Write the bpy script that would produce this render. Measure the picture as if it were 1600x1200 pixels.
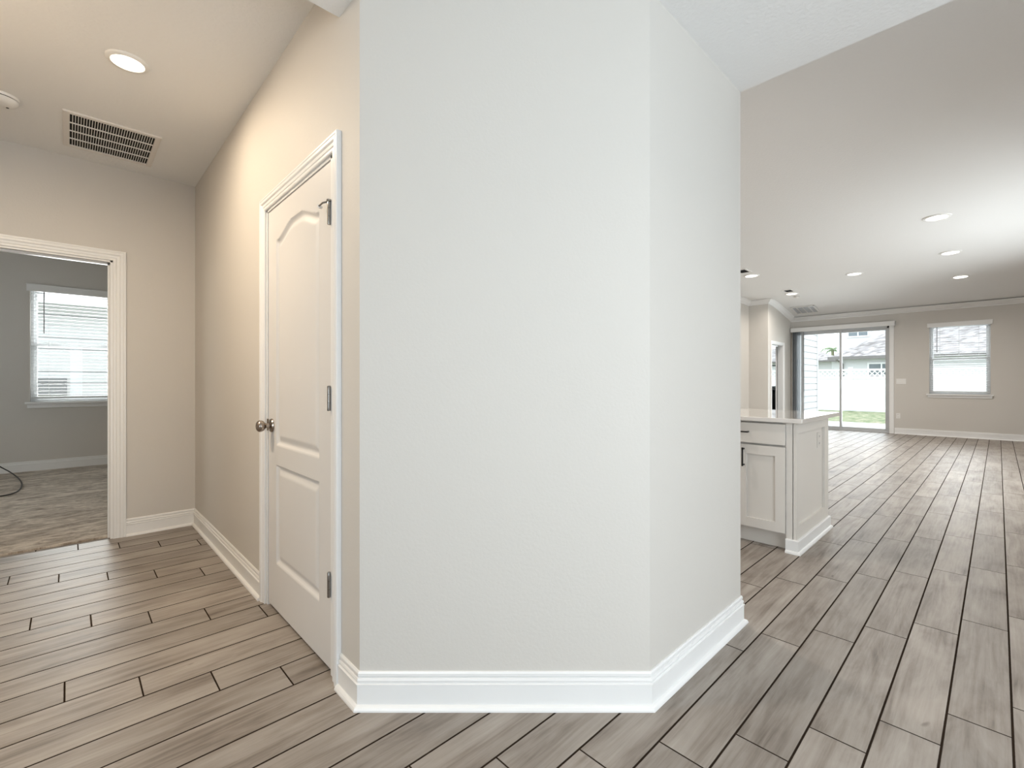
import bpy, math, random
from mathutils import Vector, Matrix
random.seed(7)
for o in list(bpy.data.objects): bpy.data.objects.remove(o)
S = bpy.context.scene
COL = S.collection
PI = math.pi
# ------------------------------------------------------------------ camera
EYE = 1.14
cd = bpy.data.cameras.new('camera'); cam = bpy.data.objects.new('camera', cd); COL.objects.link(cam)
cam.location = (0, 0, EYE); cam.rotation_euler = (PI/2, 0, -PI/4)
cd.sensor_width = 36; cd.lens = 727/1600*36
cd.shift_x = -33/1600; cd.shift_y = -3/1600
cd.clip_start = .02; cd.clip_end = 300
S.camera = cam
# ------------------------------------------------------------------ world, exposure
W = bpy.data.worlds.new('world'); S.world = W; W.use_nodes = True
wb = W.node_tree.nodes['Background']
wb.inputs[0].default_value = (.90, .95, 1, 1); wb.inputs[1].default_value = 3.2
S.view_settings.view_transform = 'Standard'; S.view_settings.look = 'None'
S.view_settings.exposure = 0.0; S.view_settings.gamma = 1
S.view_settings.use_curve_mapping = False
# ------------------------------------------------------------------ large daylight and fill panels outside the glass
def area(name, loc, rot, sx, sy, power, col=(1, 1, 1), shape='RECTANGLE', spread=PI):
    l = bpy.data.lights.new(name, 'AREA'); l.shape = shape; l.size = sx; l.size_y = sy
    l.energy = power; l.color = col; l.spread = spread
    o = bpy.data.objects.new(name, l); COL.objects.link(o); o.location = loc; o.rotation_euler = rot
    return o
DAY = (.78, .89, 1)
area('entry_daylight', (1.0, -2.2, 1.35), (PI/2+.35, 0, 0), 2.0, 2.1, 64, DAY)              # shines +Y through the entry glazing
area('side_daylight', (-2.2, -.3, 1.35), (PI/2, 0, -PI/2), 1.3, 2.0, 44, (.86, .93, 1))     # shines +X through the side light
area('patio_daylight', (13.35, 2.65, 1.25), (PI/2, 0, PI/2), 1.8, 2.2, 40, (.93, .97, 1))    # shines -X through the sliding door
area('great_window_daylight', (13.35, .575, 1.62), (PI/2, 0, PI/2), .9, 1.4, 30, (.93, .97, 1))
area('great_side_fill', (7.7, -2.2, 1.5), (PI/2, 0, 0), 3.6, 1.8, 165, (.95, .98, 1))     # added fill, shines +Y through unseen side windows of the great room
area('bedroom_side_fill', (-3.0, 6.9, 1.6), (PI/2, 0, -PI/2), 1.4, 1.3, 11, (1, .93, .83))    # added fill for the bedroom, shines +X through an unseen window
area('bedroom_daylight', (.116, 8.98, 1.62), (-PI/2, 0, 0), .85, 1.4, 80, (.97, .97, .95))       # shines -Y

# ------------------------------------------------------------------ material helpers
def mat(name, col, rough=.6, metal=0, spec=.5, bump=None, var=None, coat=0, emit=None, estr=0):
    """plain principled; bump=(scale,strength,distance,detail); var=(scale, amount) mottles the colour a little"""
    m = bpy.data.materials.new(name); m.use_nodes = True
    nt = m.node_tree; b = nt.nodes['Principled BSDF']
    b.inputs['Base Color'].default_value = (*col, 1); b.inputs['Roughness'].default_value = rough
    b.inputs['Metallic'].default_value = metal; b.inputs['Specular IOR Level'].default_value = spec
    b.inputs['Coat Weight'].default_value = coat
    if emit: b.inputs['Emission Color'].default_value = (*emit, 1); b.inputs['Emission Strength'].default_value = estr
    tc = nt.nodes.new('ShaderNodeTexCoord')
    n = nt.nodes.new('ShaderNodeTexNoise'); n.inputs['Scale'].default_value = (var or (3, .03))[0]; n.inputs['Detail'].default_value = 3
    nt.links.new(tc.outputs['Object'], n.inputs['Vector'])
    r = nt.nodes.new('ShaderNodeMapRange'); a = (var or (3, .02))[1]
    r.inputs['To Min'].default_value = 1-a; r.inputs['To Max'].default_value = 1+a
    nt.links.new(n.outputs['Fac'], r.inputs['Value'])
    mx = nt.nodes.new('ShaderNodeVectorMath'); mx.operation = 'SCALE'; mx.inputs[0].default_value = col
    nt.links.new(r.outputs[0], mx.inputs['Scale']); nt.links.new(mx.outputs[0], b.inputs['Base Color'])
    if bump:
        n2 = nt.nodes.new('ShaderNodeTexNoise'); n2.inputs['Scale'].default_value = bump[0]; n2.inputs['Detail'].default_value = bump[3]
        nt.links.new(tc.outputs['Object'], n2.inputs['Vector'])
        bp = nt.nodes.new('ShaderNodeBump'); bp.inputs['Strength'].default_value = bump[1]; bp.inputs['Distance'].default_value = bump[2]
        nt.links.new(n2.outputs['Fac'], bp.inputs['Height']); nt.links.new(bp.outputs[0], b.inputs['Normal'])
    return m
PAINT = (.60, .568, .525)
M = {}
M['wall'] = mat('wall_paint', PAINT, .62, bump=(95, .13, .004, 2), var=(1.2, .01))
M['bedwall'] = M['wall']
M['ceiling'] = mat('ceiling_paint', (.82, .81, .795), .8, bump=(60, .35, .006, 3), var=(1.2, .01))
M['trim'] = mat('trim_paint', (.80, .79, .775), .33)
M['doorpaint'] = mat('door_paint', (.70, .68, .66), .38, bump=(300, .08, .001, 2))
M['cabinet'] = mat('cabinet_paint', (.70, .66, .61), .36)
M['quartz'] = mat('quartz', (.74, .70, .66), .07, var=(30, .04), coat=.6)
M['nickel'] = mat('satin_nickel', (.36, .31, .27), .24, 1)
M['steel'] = mat('hinge_steel', (.30, .29, .28), .22, 1)
M['rubber'] = mat('rubber', (.75, .73, .70), .6)
M['black'] = mat('black_metal', (.012, .012, .013), .38)
M['dark'] = mat('duct_dark', (.006, .005, .005), .9)
M['plastic'] = mat('white_plastic', (.80, .78, .75), .35)
M['vinyl'] = mat('white_vinyl', (.82, .83, .84), .38)
M['blind'] = mat('blind_vinyl', (.62, .63, .635), .45)
M['vblind'] = mat('vertical_blind', (.38, .41, .44), .5)
M['siding'] = mat('lap_siding', (.60, .605, .615), .6)
M['alu'] = mat('aluminium_frame', (.55, .56, .57), .35, .4)
M['greyrail'] = mat('grey_meeting_rail', (.25, .25, .26), .5)
M['cord'] = mat('black_cord', (.01, .01, .011), .45)
M['darkgrey'] = mat('dark_grey_lacquer', (.12, .125, .13), .4)
M['concrete'] = mat('concrete', (.62, .61, .59), .85, bump=(40, .3, .01, 4), var=(5, .08))
M['stucco'] = mat('pale_stucco', (.64, .65, .67), .85, bump=(50, .3, .01, 3))
M['glasswin'] = mat('dark_window', (.16, .19, .21), .1)
M['foliage'] = mat('palm_green', (.30, .40, .22), .6)
M['trunk'] = mat('palm_trunk', (.25, .20, .15), .9, bump=(20, .5, .02, 3))
M['gutter'] = mat('grey_gutter', (.18, .17, .165), .6)

def glass():
    m = bpy.data.materials.new('clear_glass'); m.use_nodes = True; nt = m.node_tree; nt.nodes.clear()
    o = nt.nodes.new('ShaderNodeOutputMaterial'); mx = nt.nodes.new('ShaderNodeMixShader')
    t = nt.nodes.new('ShaderNodeBsdfTransparent'); t.inputs[0].default_value = (.95, .97, .97, 1)
    g = nt.nodes.new('ShaderNodeBsdfGlossy'); g.inputs['Roughness'].default_value = .01
    f = nt.nodes.new('ShaderNodeFresnel'); f.inputs[0].default_value = 1.3
    nt.links.new(f.outputs[0], mx.inputs[0]); nt.links.new(t.outputs[0], mx.inputs[1]); nt.links.new(g.outputs[0], mx.inputs[2])
    nt.links.new(mx.outputs[0], o.inputs[0]); return m
M['glass'] = glass()
M['grillepaint'] = mat('grille_paint', (.74, .70, .66), .5)

def lens_mat(name, col, s):
    m = bpy.data.materials.new(name); m.use_nodes = True; nt = m.node_tree; nt.nodes.clear()
    o = nt.nodes.new('ShaderNodeOutputMaterial'); e = nt.nodes.new('ShaderNodeEmission')
    e.inputs[0].default_value = (*col, 1); e.inputs[1].default_value = s
    nt.links.new(e.outputs[0], o.inputs[0]); return m
WARM = (1, .83, .625); SOFT = (1, .93, .85)
M['lens_warm'] = lens_mat('lens_warm', (1, .90, .74), 6)
M['lens_soft'] = lens_mat('lens_soft', (1, .95, .87), 7)

class NT:
    """tiny node-writing helper"""
    def __init__(s, name):
        s.m = bpy.data.materials.new(name); s.m.use_nodes = True; s.nt = s.m.node_tree
        s.b = s.nt.nodes['Principled BSDF']
    def lk(s, a, b): s.nt.links.new(a, b)
    def val(s, x, inp):
        if isinstance(x, (int, float)): inp.default_value = x
        else: s.lk(x, inp)
    def math(s, op, a, b=0, c=0, clamp=False):
        n = s.nt.nodes.new('ShaderNodeMath'); n.operation = op; n.use_clamp = clamp
        s.val(a, n.inputs[0]); s.val(b, n.inputs[1]); s.val(c, n.inputs[2]); return n.outputs[0]
    def xyz(s):
        g = s.nt.nodes.new('ShaderNodeNewGeometry'); q = s.nt.nodes.new('ShaderNodeSeparateXYZ')
        s.lk(g.outputs['Position'], q.inputs[0]); return q.outputs
    def comb(s, x, y, z):
        n = s.nt.nodes.new('ShaderNodeCombineXYZ')
        s.val(x, n.inputs[0]); s.val(y, n.inputs[1]); s.val(z, n.inputs[2]); return n.outputs[0]
    def noise(s, vec, scale=1, detail=4, rough=.5, dist=0):
        n = s.nt.nodes.new('ShaderNodeTexNoise'); s.lk(vec, n.inputs['Vector']); n.inputs['Scale'].default_value = scale
        n.inputs['Detail'].default_value = detail; n.inputs['Roughness'].default_value = rough; n.inputs['Distortion'].default_value = dist
        return n.outputs['Fac']
    def white(s, vec):
        n = s.nt.nodes.new('ShaderNodeTexWhiteNoise'); n.noise_dimensions = '3D'; s.lk(vec, n.inputs['Vector']); return n.outputs['Value']
    def ramp(s, fac, stops):
        n = s.nt.nodes.new('ShaderNodeValToRGB'); e = n.color_ramp.elements
        while len(e) < len(stops): e.new(.5)
        for i, (p, c) in enumerate(stops): e[i].position = p; e[i].color = (*c, 1)
        s.lk(fac, n.inputs[0]); return n.outputs[0]
    def mix(s, f, a, b, mode='MIX'):
        n = s.nt.nodes.new('ShaderNodeMix'); n.data_type = 'RGBA'; n.blend_type = mode
        s.val(f, n.inputs[0])
        for x, i in ((a, 6), (b, 7)):
            if isinstance(x, tuple): n.inputs[i].default_value = (*x, 1)
            else: s.lk(x, n.inputs[i])
        return n.outputs[2]
    def bump(s, h, st, d):
        n = s.nt.nodes.new('ShaderNodeBump'); n.inputs['Strength'].default_value = st; n.inputs['Distance'].default_value = d
        s.lk(h, n.inputs['Height']); s.lk(n.outputs[0], s.b.inputs['Normal'])

def tile_floor():
    t = NT('wood_look_tile'); x, y, z = t.xyz()
    P, L, ST = .159, .90, .2032
    rv = t.math('DIVIDE', t.math('SUBTRACT', y, .285), P); k = t.math('FLOOR', rv); fv = t.math('SUBTRACT', rv, k)
    ru = t.math('DIVIDE', t.math('ADD', t.math('SUBTRACT', x, 1.733), t.math('MULTIPLY', k, ST)), L)
    j = t.math('FLOOR', ru); fu = t.math('SUBTRACT', ru, j)
    dv = t.math('MULTIPLY', t.math('MINIMUM', fv, t.math('SUBTRACT', 1, fv)), P)
    du = t.math('MULTIPLY', t.math('MINIMUM', fu, t.math('SUBTRACT', 1, fu)), L)
    wob = t.math('MULTIPLY', t.math('SUBTRACT', t.noise(t.comb(x, y, 0), 60, 2), .5), .0008)
    d = t.math('ADD', t.math('MINIMUM', t.math('SUBTRACT', dv, .0008), du), wob)
    g = t.math('SUBTRACT', 1, t.math('DIVIDE', t.math('SUBTRACT', d, .0020), .0010, clamp=True), clamp=True)
    r1 = t.white(t.comb(k, j, 3)); r2 = t.white(t.comb(k, j, 11))
    ox = t.math('ADD', x, t.math('MULTIPLY', r1, 37)); oy = t.math('ADD', y, t.math('MULTIPLY', r2, 19))
    n1 = t.noise(t.comb(t.math('MULTIPLY', ox, 1.6), t.math('MULTIPLY', oy, 11), 0), 1, 6, .62, .9)
    n2 = t.noise(t.comb(t.math('MULTIPLY', ox, 3.0), t.math('MULTIPLY', oy, 75), 5), 1, 4, .6, .5)
    n3 = t.noise(t.comb(t.math('MULTIPLY', ox, 3), t.math('MULTIPLY', oy, 5), 9), 1, 4, .55, .4)
    f = t.math('ADD', t.math('ADD', t.math('MULTIPLY', n1, .50), t.math('MULTIPLY', n2, .22)), t.math('MULTIPLY', n3, .28))
    c = t.ramp(f, [(.33, (.090, .070, .056)), (.43, (.205, .172, .145)), (.52, (.287, .250, .217)), (.66, (.375, .337, .300))])
    tint = t.math('ADD', .88, t.math('MULTIPLY', r1, .24))
    sc = t.nt.nodes.new('ShaderNodeVectorMath'); sc.operation = 'SCALE'; t.lk(c, sc.inputs[0]); t.lk(tint, sc.inputs['Scale'])
    # knots
    kn = t.noise(t.comb(t.math('MULTIPLY', ox, 6), t.math('MULTIPLY', oy, 17), 21), 1, 2, .5, .3)
    km = t.math('DIVIDE', t.math('SUBTRACT', kn, .735), .05, clamp=True)
    c2 = t.mix(t.math('MULTIPLY', km, .65), sc.outputs[0], (.07, .05, .04))
    c3 = t.mix(g, c2, (.026, .018, .013))  # pale grout painted near black: bevel shade put into its colour
    t.lk(c3, t.b.inputs['Base Color'])
    t.lk(t.math('MULTIPLY', t.math('SUBTRACT', 1, g), .38), t.b.inputs['Specular IOR Level'])
    ro = t.math('ADD', .38, t.math('MULTIPLY', n1, .14)); t.lk(t.math('ADD', ro, t.math('MULTIPLY', g, .4)), t.b.inputs['Roughness'])
    edge = t.math('DIVIDE', t.math('SUBTRACT', d, .0012), .003, clamp=True)
    t.bump(t.math('ADD', edge, t.math('MULTIPLY', n2, .10)), .5, .0022)
    return t.m
M['floor'] = tile_floor()

def carpet():
    t = NT('beige_carpet'); x, y, z = t.xyz()
    a = t.noise(t.comb(t.math('MULTIPLY', x, 1), t.math('MULTIPLY', y, 2.1), 0), 2.3, 5, .62, 1.6)
    b = t.noise(t.comb(x, y, 0), 170, 3, .7)
    c = t.noise(t.comb(x, t.math('MULTIPLY', y, 1.6), 4), 11, 4, .6, 1.2)
    f = t.math('ADD', t.math('ADD', t.math('MULTIPLY', a, .45), t.math('MULTIPLY', b, .2)), t.math('MULTIPLY', c, .35))
    col = t.ramp(f, [(.41, (.21, .155, .105)), (.5, (.45, .375, .295)), (.58, (.68, .60, .50))])
    t.lk(col, t.b.inputs['Base Color']); t.b.inputs['Roughness'].default_value = .95
    t.b.inputs['Sheen Weight'].default_value = .3
    t.bump(t.math('ADD', b, t.math('MULTIPLY', c, 1.5)), .8, .012)
    return t.m
M['carpet'] = carpet()

def grass():
    t = NT('lawn_grass'); x, y, z = t.xyz()
    a = t.noise(t.comb(x, y, 0), 3.5, 5, .65); b = t.noise(t.comb(x, y, 7), 40, 3, .7)
    f = t.math('ADD', t.math('MULTIPLY', a, .6), t.math('MULTIPLY', b, .4))
    t.lk(t.ramp(f, [(.38, (.13, .18, .085)), (.49, (.26, .31, .17)), (.58, (.48, .43, .32))]), t.b.inputs['Base Color'])
    t.b.inputs['Roughness'].default_value = .95; t.bump(b, .7, .05); return t.m
M['grass'] = grass()

def shingle():
    t = NT('grey_shingle'); x, y, z = t.xyz()
    r = t.math('FLOOR', t.math('MULTIPLY', z, 13))
    cc = t.math('FLOOR', t.math('MULTIPLY', t.math('ADD', t.math('ADD', x, y), t.math('MULTIPLY', r, .37)), 5.1))
    w = t.white(t.comb(r, cc, 2))
    t.lk(t.ramp(w, [(0, (.20, .185, .18)), (.5, (.33, .31, .31)), (1, (.47, .45, .45))]), t.b.inputs['Base Color'])
    t.b.inputs['Roughness'].default_value = .9; return t.m
M['shingle'] = shingle()

# ------------------------------------------------------------------ mesh helpers
class MB:
    def __init__(s): s.v = []; s.f = []
    def box(s, x0, x1, y0, y1, z0, z1):
        if x0 > x1: x0, x1 = x1, x0
        if y0 > y1: y0, y1 = y1, y0
        if z0 > z1: z0, z1 = z1, z0
        i = len(s.v)
        s.v += [(x0,y0,z0),(x1,y0,z0),(x1,y1,z0),(x0,y1,z0),(x0,y0,z1),(x1,y0,z1),(x1,y1,z1),(x0,y1,z1)]
        s.f += [tuple(i+k for k in q) for q in ((3,2,1,0),(4,5,6,7),(0,1,5,4),(1,2,6,5),(2,3,7,6),(3,0,4,7))]; return s
    def prism(s, poly, z0, z1):
        i = len(s.v); n = len(poly)
        z0l = z0 if isinstance(z0, (list, tuple)) else [z0]*n; z1l = z1 if isinstance(z1, (list, tuple)) else [z1]*n
        s.v += [(p[0], p[1], z) for p, z in zip(poly, z0l)] + [(p[0], p[1], z) for p, z in zip(poly, z1l)]
        s.f += [tuple(i+k for k in range(n-1, -1, -1)), tuple(i+n+k for k in range(n))]
        s.f += [(i+k, i+(k+1) % n, i+n+(k+1) % n, i+n+k) for k in range(n)]; return s
    def quad(s, a, b, c, d):
        i = len(s.v); s.v += [a, b, c, d]; s.f.append((i, i+1, i+2, i+3)); return s
    def tri(s, a, b, c):
        i = len(s.v); s.v += [a, b, c]; s.f.append((i, i+1, i+2)); return s
    def sweep(s, pts, prof, N=(0, 0, 1), side=1, closed=False):
        """prof = [(a,b)] with a sideways (left of travel * side) in the plane normal to N, b along N; mitred corners"""
        N = Vector(N).normalized(); P = [Vector(p) for p in pts]; n = len(P)
        def perp(a, b):
            d = b-a; d = d - d.dot(N)*N; return (N.cross(d)).normalized()*side
        rings = []
        for k in range(n):
            if closed: p1 = perp(P[k-1], P[k]); p2 = perp(P[k], P[(k+1) % n])
            else:
                p1 = perp(P[k-1], P[k]) if k else perp(P[0], P[1]); p2 = perp(P[k], P[k+1]) if k < n-1 else p1
            m = (p1+p2)/(1+p1.dot(p2))
            i = len(s.v); s.v += [tuple(P[k]+a*m+b*N) for a, b in prof]; rings.append(i)
        q = len(prof)
        for k in range(n if closed else n-1):
            a = rings[k]; b = rings[(k+1) % n]
            for e in range(q): s.f.append((a+e, a+(e+1) % q, b+(e+1) % q, b+e))
        if not closed:
            s.f.append(tuple(rings[0]+e for e in range(q))); s.f.append(tuple(rings[-1]+e for e in range(q-1, -1, -1)))
        return s
    def lathe(s, c, prof, ax='z', seg=32, cap=True):
        """prof = [(r, h)] along axis"""
        c = Vector(c); A = {'z': (Vector((1,0,0)), Vector((0,1,0)), Vector((0,0,1))),
                            'x': (Vector((0,1,0)), Vector((0,0,1)), Vector((1,0,0))),
                            'y': (Vector((0,0,1)), Vector((1,0,0)), Vector((0,1,0)))}[ax]
        i0 = len(s.v)
        for r, h in prof:
            for k in range(seg):
                t = 2*PI*k/seg; s.v.append(tuple(c+A[0]*r*math.cos(t)+A[1]*r*math.sin(t)+A[2]*h))
        for j in range(len(prof)-1):
            for k in range(seg):
                s.f.append((i0+j*seg+k, i0+j*seg+(k+1) % seg, i0+(j+1)*seg+(k+1) % seg, i0+(j+1)*seg+k))
        if cap:
            s.f.append(tuple(i0+k for k in range(seg-1, -1, -1))); s.f.append(tuple(i0+(len(prof)-1)*seg+k for k in range(seg)))
        return s
    def tube(s, pts, r, seg=8):
        P = [Vector(p) for p in pts]; rings = []
        up = Vector((0, 0, 1))
        for k, p in enumerate(P):
            d = (P[min(k+1, len(P)-1)]-P[max(k-1, 0)]).normalized()
            a = d.cross(up)
            if a.length < .05: a = d.cross(Vector((1, 0, 0)))
            a.normalize(); b = d.cross(a).normalized(); rings.append(len(s.v))
            rr = r[k] if isinstance(r, (list, tuple)) else r
            s.v += [tuple(p+a*rr*math.cos(2*PI*e/seg)+b*rr*math.sin(2*PI*e/seg)) for e in range(seg)]
        for k in range(len(P)-1):
            for e in range(seg):
                s.f.append((rings[k]+e, rings[k]+(e+1) % seg, rings[k+1]+(e+1) % seg, rings[k+1]+e))
        s.f.append(tuple(rings[0]+e for e in range(seg))); s.f.append(tuple(rings[-1]+e for e in range(seg-1, -1, -1)))
        return s
    def xf(s, M4):
        s.v = [tuple(M4 @ Vector(v)) for v in s.v]; return s
    def build(s, name, m, parent=None, smooth=False, bevel=0, seg=2):
        me = bpy.data.meshes.new(name); 
        org = Vector((0, 0, 0))
        if parent is None:      # keep the origin on the thing itself
            xs = [v[0] for v in s.v]; ys = [v[1] for v in s.v]; zs = [v[2] for v in s.v]
            org = Vector(((min(xs)+max(xs))/2, (min(ys)+max(ys))/2, min(zs)))
        else:
            p = parent
            while p is not None: org = org + Vector(p.location); p = p.parent
        me.from_pydata([tuple(Vector(v)-org) for v in s.v], [], s.f); me.update()
        import bmesh
        bm = bmesh.new(); bm.from_mesh(me); bmesh.ops.recalc_face_normals(bm, faces=bm.faces); bm.to_mesh(me); bm.free()
        me.materials.append(M[m] if isinstance(m, str) else m)
        o = bpy.data.objects.new(name, me); COL.objects.link(o)
        if parent is None: o.location = org
        else: o.parent = parent
        if smooth:
            for p in me.polygons: p.use_smooth = True
            me.set_sharp_from_angle(angle=math.radians(40)) if hasattr(me, 'set_sharp_from_angle') else None
        if bevel:
            b = o.modifiers.new('bevel', 'BEVEL'); b.width = bevel; b.segments = seg; b.limit_method = 'ANGLE'; b.angle_limit = math.radians(40)
        return o
def tag(o, label=None, cat=None, group=None, kind=None):
    if label: o['label'] = label
    if cat: o['category'] = cat
    if group: o['group'] = group
    if kind: o['kind'] = kind
    return o
def thing(name, loc, label=None, cat=None, group=None, kind=None):
    o = bpy.data.objects.new(name, None); COL.objects.link(o); o.location = loc; o.empty_display_size = .1
    return tag(o, label, cat, group, kind)
def struct(name, mb, m, label=None, cat=None, **k):
    return tag(mb.build(name, m, None, **k), label, cat, None, 'structure')
def rect_wall(mb, ax, c0, c1, a0, a1, z0, z1, holes=()):
    """slab spanning [a0,a1] along the other axis, thickness c0..c1 on axis ax, with rectangular holes (a,b,za,zb)"""
    def bx(p, q, r, t):
        if q-p < 1e-5 or t-r < 1e-5: return
        if ax == 'x': mb.box(c0, c1, p, q, r, t)
        else: mb.box(p, q, c0, c1, r, t)
    cur = a0
    for (p, q, r, t) in sorted(holes):
        bx(cur, p, z0, z1); bx(p, q, z0, r); bx(p, q, t, z1); cur = q
    bx(cur, a1, z0, z1); return mb

# ------------------------------------------------------------------ plan (metres; x runs to the great room, y runs down the bedroom hall)
UD = .7234            # hall wall with the closet door
VR = .8641            # wall on the right of the angled wall
A = (UD, 1.5832); B = (1.4425, VR)     # corners of the angled wall
UE = 2.2537           # end of that right wall
VH = 4.563            # back wall of the hall
VB = 8.67             # bedroom outer wall
UF = 12.95            # great room outer wall
VK = 3.709; UK = 11.27; VK2 = 4.131
ZF, ZH, ZG, ZL = 2.514, 2.708, 3.035, 2.755   # foyer soffit, hall, great room, low end of the great room ceiling
T = .115
X0, Y0 = -1.95, -1.95
TOP = 3.2
# floors
struct('floor', MB().box(X0-.1, UF+.0, Y0-.1, VH+.055, -.08, 0), 'floor', 'grey-brown wood-look plank tile floor', 'floor')
fb = MB().box(-2.7, 1.6, VH+.055, VB+.1, -.08, .012); struct('floor_bedroom', fb, 'carpet', 'beige carpet in the room past the hall doorway', 'carpet')
struct('floor_owner_suite', MB().box(UK, 15.2, VK+.06, 7.0, -.08, .0), 'carpet', 'carpet in the room behind the great room doorway', 'carpet')

# angled core
c8 = T*math.tan(PI/8)
core = MB().prism([A, B, (B[0]+c8, B[1]+T), (A[0]+T, A[1]+c8)], 0, ZF+.05)
struct('wall_front', core, 'wall', 'pale angled wall at the centre between hall and great room', 'wall')
rw = MB().prism([B, (UE, VR), (UE, VR+T), (B[0]+c8, VR+T)], 0, ZF+.3)
rw.box(UE-T, UE, VR+T, VK2, 0, TOP)
struct('wall_right', rw, 'wall', 'short pale wall right of the angled wall', 'wall')
DV0, DV1, DH = 1.822, 2.662, 2.022       # closet door opening in the hall wall
hw = MB(); rect_wall(hw, 'x', UD, UD+T, A[1]+c8, VH+T, 0, TOP, [(DV0, DV1, -.01, DH)])
hw.prism([A, (UD+T, A[1]+c8), (UD, A[1]+c8)], 0, TOP)
struct('wall_hall', hw, 'wall', 'beige hall wall around the panelled closet door', 'wall')
OU0, OU1, OH = -.59, .236, 2.030          # bedroom opening
bw = MB(); rect_wall(bw, 'y', VH, VH+T, -2.7, UD, 0, TOP, [(OU0, OU1, -.01, OH)])
struct('wall_back', bw, 'wall', 'beige back wall of the hall around the bedroom doorway', 'wall')
# hall left side and the foyer behind the camera
ent = MB(); rect_wall(ent, 'y', Y0-T, Y0, X0-T, UF+.15, 0, TOP, [(0, 2.0, .05, 2.35), (5.8, 9.6, .7, 2.4)])
struct('wall_entry', ent, 'wall', 'entry wall', 'wall')
sd = MB(); rect_wall(sd, 'x', X0-T, X0, Y0, 1.757, 0, TOP, [(-.95, .35, .3, 2.35)])
struct('wall_foyer', sd, 'wall', 'foyer side wall', 'wall')
struct('wall_left', MB().box(X0-T, -.80, 1.757, 1.757+T, 0, TOP).box(-.80, -.80+T, 1.757+T, VH, 0, TOP), 'wall', 'hall left wall', 'wall')
# closet behind the panelled door
struct('wall_closet', MB().box(UD+T, UE-T, 2.9, 3.0, 0, TOP), 'wall', 'closet wall', 'wall')
# ceilings
struct('ceiling_foyer', MB().box(X0, UE, Y0, 1.757, ZF, TOP), 'ceiling', 'dropped white ceiling above the angled wall', 'ceiling')
struct('ceiling_hall', MB().box(-.80, UD, 1.757, VH, ZH, TOP), 'ceiling', 'hall ceiling with round light and return grille', 'ceiling')
struct('ceiling_closet', MB().box(UD+T, UE-T, VR+T, 2.9, ZH, TOP), 'ceiling', 'closet ceiling', 'ceiling')
UKK = 11.55
def zc(x):
    t = x-11.55; f = lambda q: .103*(q+math.sqrt(q*q+.16))
    return ZG-(f(t)-f(-.8))*((ZG-ZL)/(f(UF-11.55)-f(-.8))) if t > -.8 else ZG
cg = MB(); cs = [10.75+i*.1 for i in range(22)]+[UF]
for y0_, y1_ in ((Y0, VK), (VK, VK2)):
    row = [UE]+(cs if y1_ == VK else cs[:6])
    i0_ = len(cg.v)
    for x_ in row: cg.v += [(x_, y0_, zc(x_)), (x_, y1_, zc(x_)), (x_, y1_, TOP), (x_, y0_, TOP)]
    for k_ in range(len(row)-1):
        a_ = i0_+4*k_
        for e_ in range(4): cg.f.append((a_+e_, a_+(e_+1) % 4, a_+4+(e_+1) % 4, a_+4+e_))
    cg.f += [(i0_, i0_+1, i0_+2, i0_+3), tuple(i0_+4*(len(row)-1)+e_ for e_ in (3, 2, 1, 0))]
struct('ceiling', cg, 'ceiling', 'great room ceiling with scattered round lights', 'ceiling', smooth=True)
struct('ceiling_bedroom', MB().box(-2.7, 1.6, VH+T, VB, 2.78, TOP), 'ceiling', 'bedroom ceiling', 'ceiling')
struct('ceiling_owner_suite', MB().box(UK+T, 15.12, VK+T, 7.0, 2.72, TOP), 'ceiling', 'ceiling of the room behind the great room doorway', 'ceiling')
# bedroom shell
WB = (-.338, .572, .885, 2.345)
b2 = MB(); rect_wall(b2, 'y', VB, VB+.15, -2.8, 1.7, 0, TOP, [WB])
struct('wall_bedroom', b2, 'bedwall', 'grey-brown bedroom wall around the window', 'wall')
struct('wall_bedroom_side', rect_wall(MB(), 'x', -2.8, -2.7, VH, VB, 0, TOP, [(6.1, 7.7, .88, 2.35)]).box(1.6, 1.7, VH+T, VB, 0, TOP).box(UD, 1.6, VH, VH+T, 0, TOP), 'bedwall', 'bedroom side walls', 'wall')
# kitchen and great room shell
struct('wall_kitchen', MB().box(UE-T, UK+T, VK2, VK2+T, 0, TOP), 'wall', 'warm beige kitchen wall beside the angled wall edge', 'wall')
struct('wall_return', MB().box(UK, UK+T, VK, VK2, 0, TOP), 'wall', 'narrow beige return wall behind the island', 'wall')
GU0, GU1, GH = 11.505, 12.315, 2.04
gw = MB(); rect_wall(gw, 'y', VK, VK+T, UK+T, UF+.15, 0, TOP, [(GU0, GU1, -.01, GH)])
struct('wall_great_left', gw, 'wall', 'pale wall with a doorway at the left end of the great room', 'wall')
SL = (1.72, 3.60, 0.0, 2.40); WG = (.11, 1.04, .885, 2.345)
fw = MB(); rect_wall(fw, 'x', UF, UF+.15, Y0, VK, -.0, TOP, [WG, SL])
struct('wall_far', fw, 'wall', 'taupe far wall of the great room with sliding door and window', 'wall')
W3 = (4.15, 5.15, .95, 2.33)
sw = MB(); rect_wall(sw, 'x', 15.12, 15.27, VK, 7.0, 0, TOP, [W3]); sw.box(UK+T, 15.27, 7.0, 7.1, 0, TOP); sw.box(UK, UK+T, VK2+T, 7.0, 0, TOP)
struct('wall_owner_suite', sw, 'wall', 'walls of the room behind the great room doorway', 'wall')
# siding on the projecting wing, seen through the sliding door
sg = MB(); sg.box(UF+.15, 15.27, VK, VK+T, -.1, TOP)
h = -.1
while h < 3.1:
    sg.prism([(UF+.15, VK), (15.30, VK), (15.30, VK-.022), (UF+.15, VK-.022)], h, h+.156); h += .172
sg.box(15.22, 15.32, VK-.035, VK+.02, -.1, 3.15)
struct('wall_siding', sg, 'siding', 'white lap siding wall outside left of the sliding door', 'wall')

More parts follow.
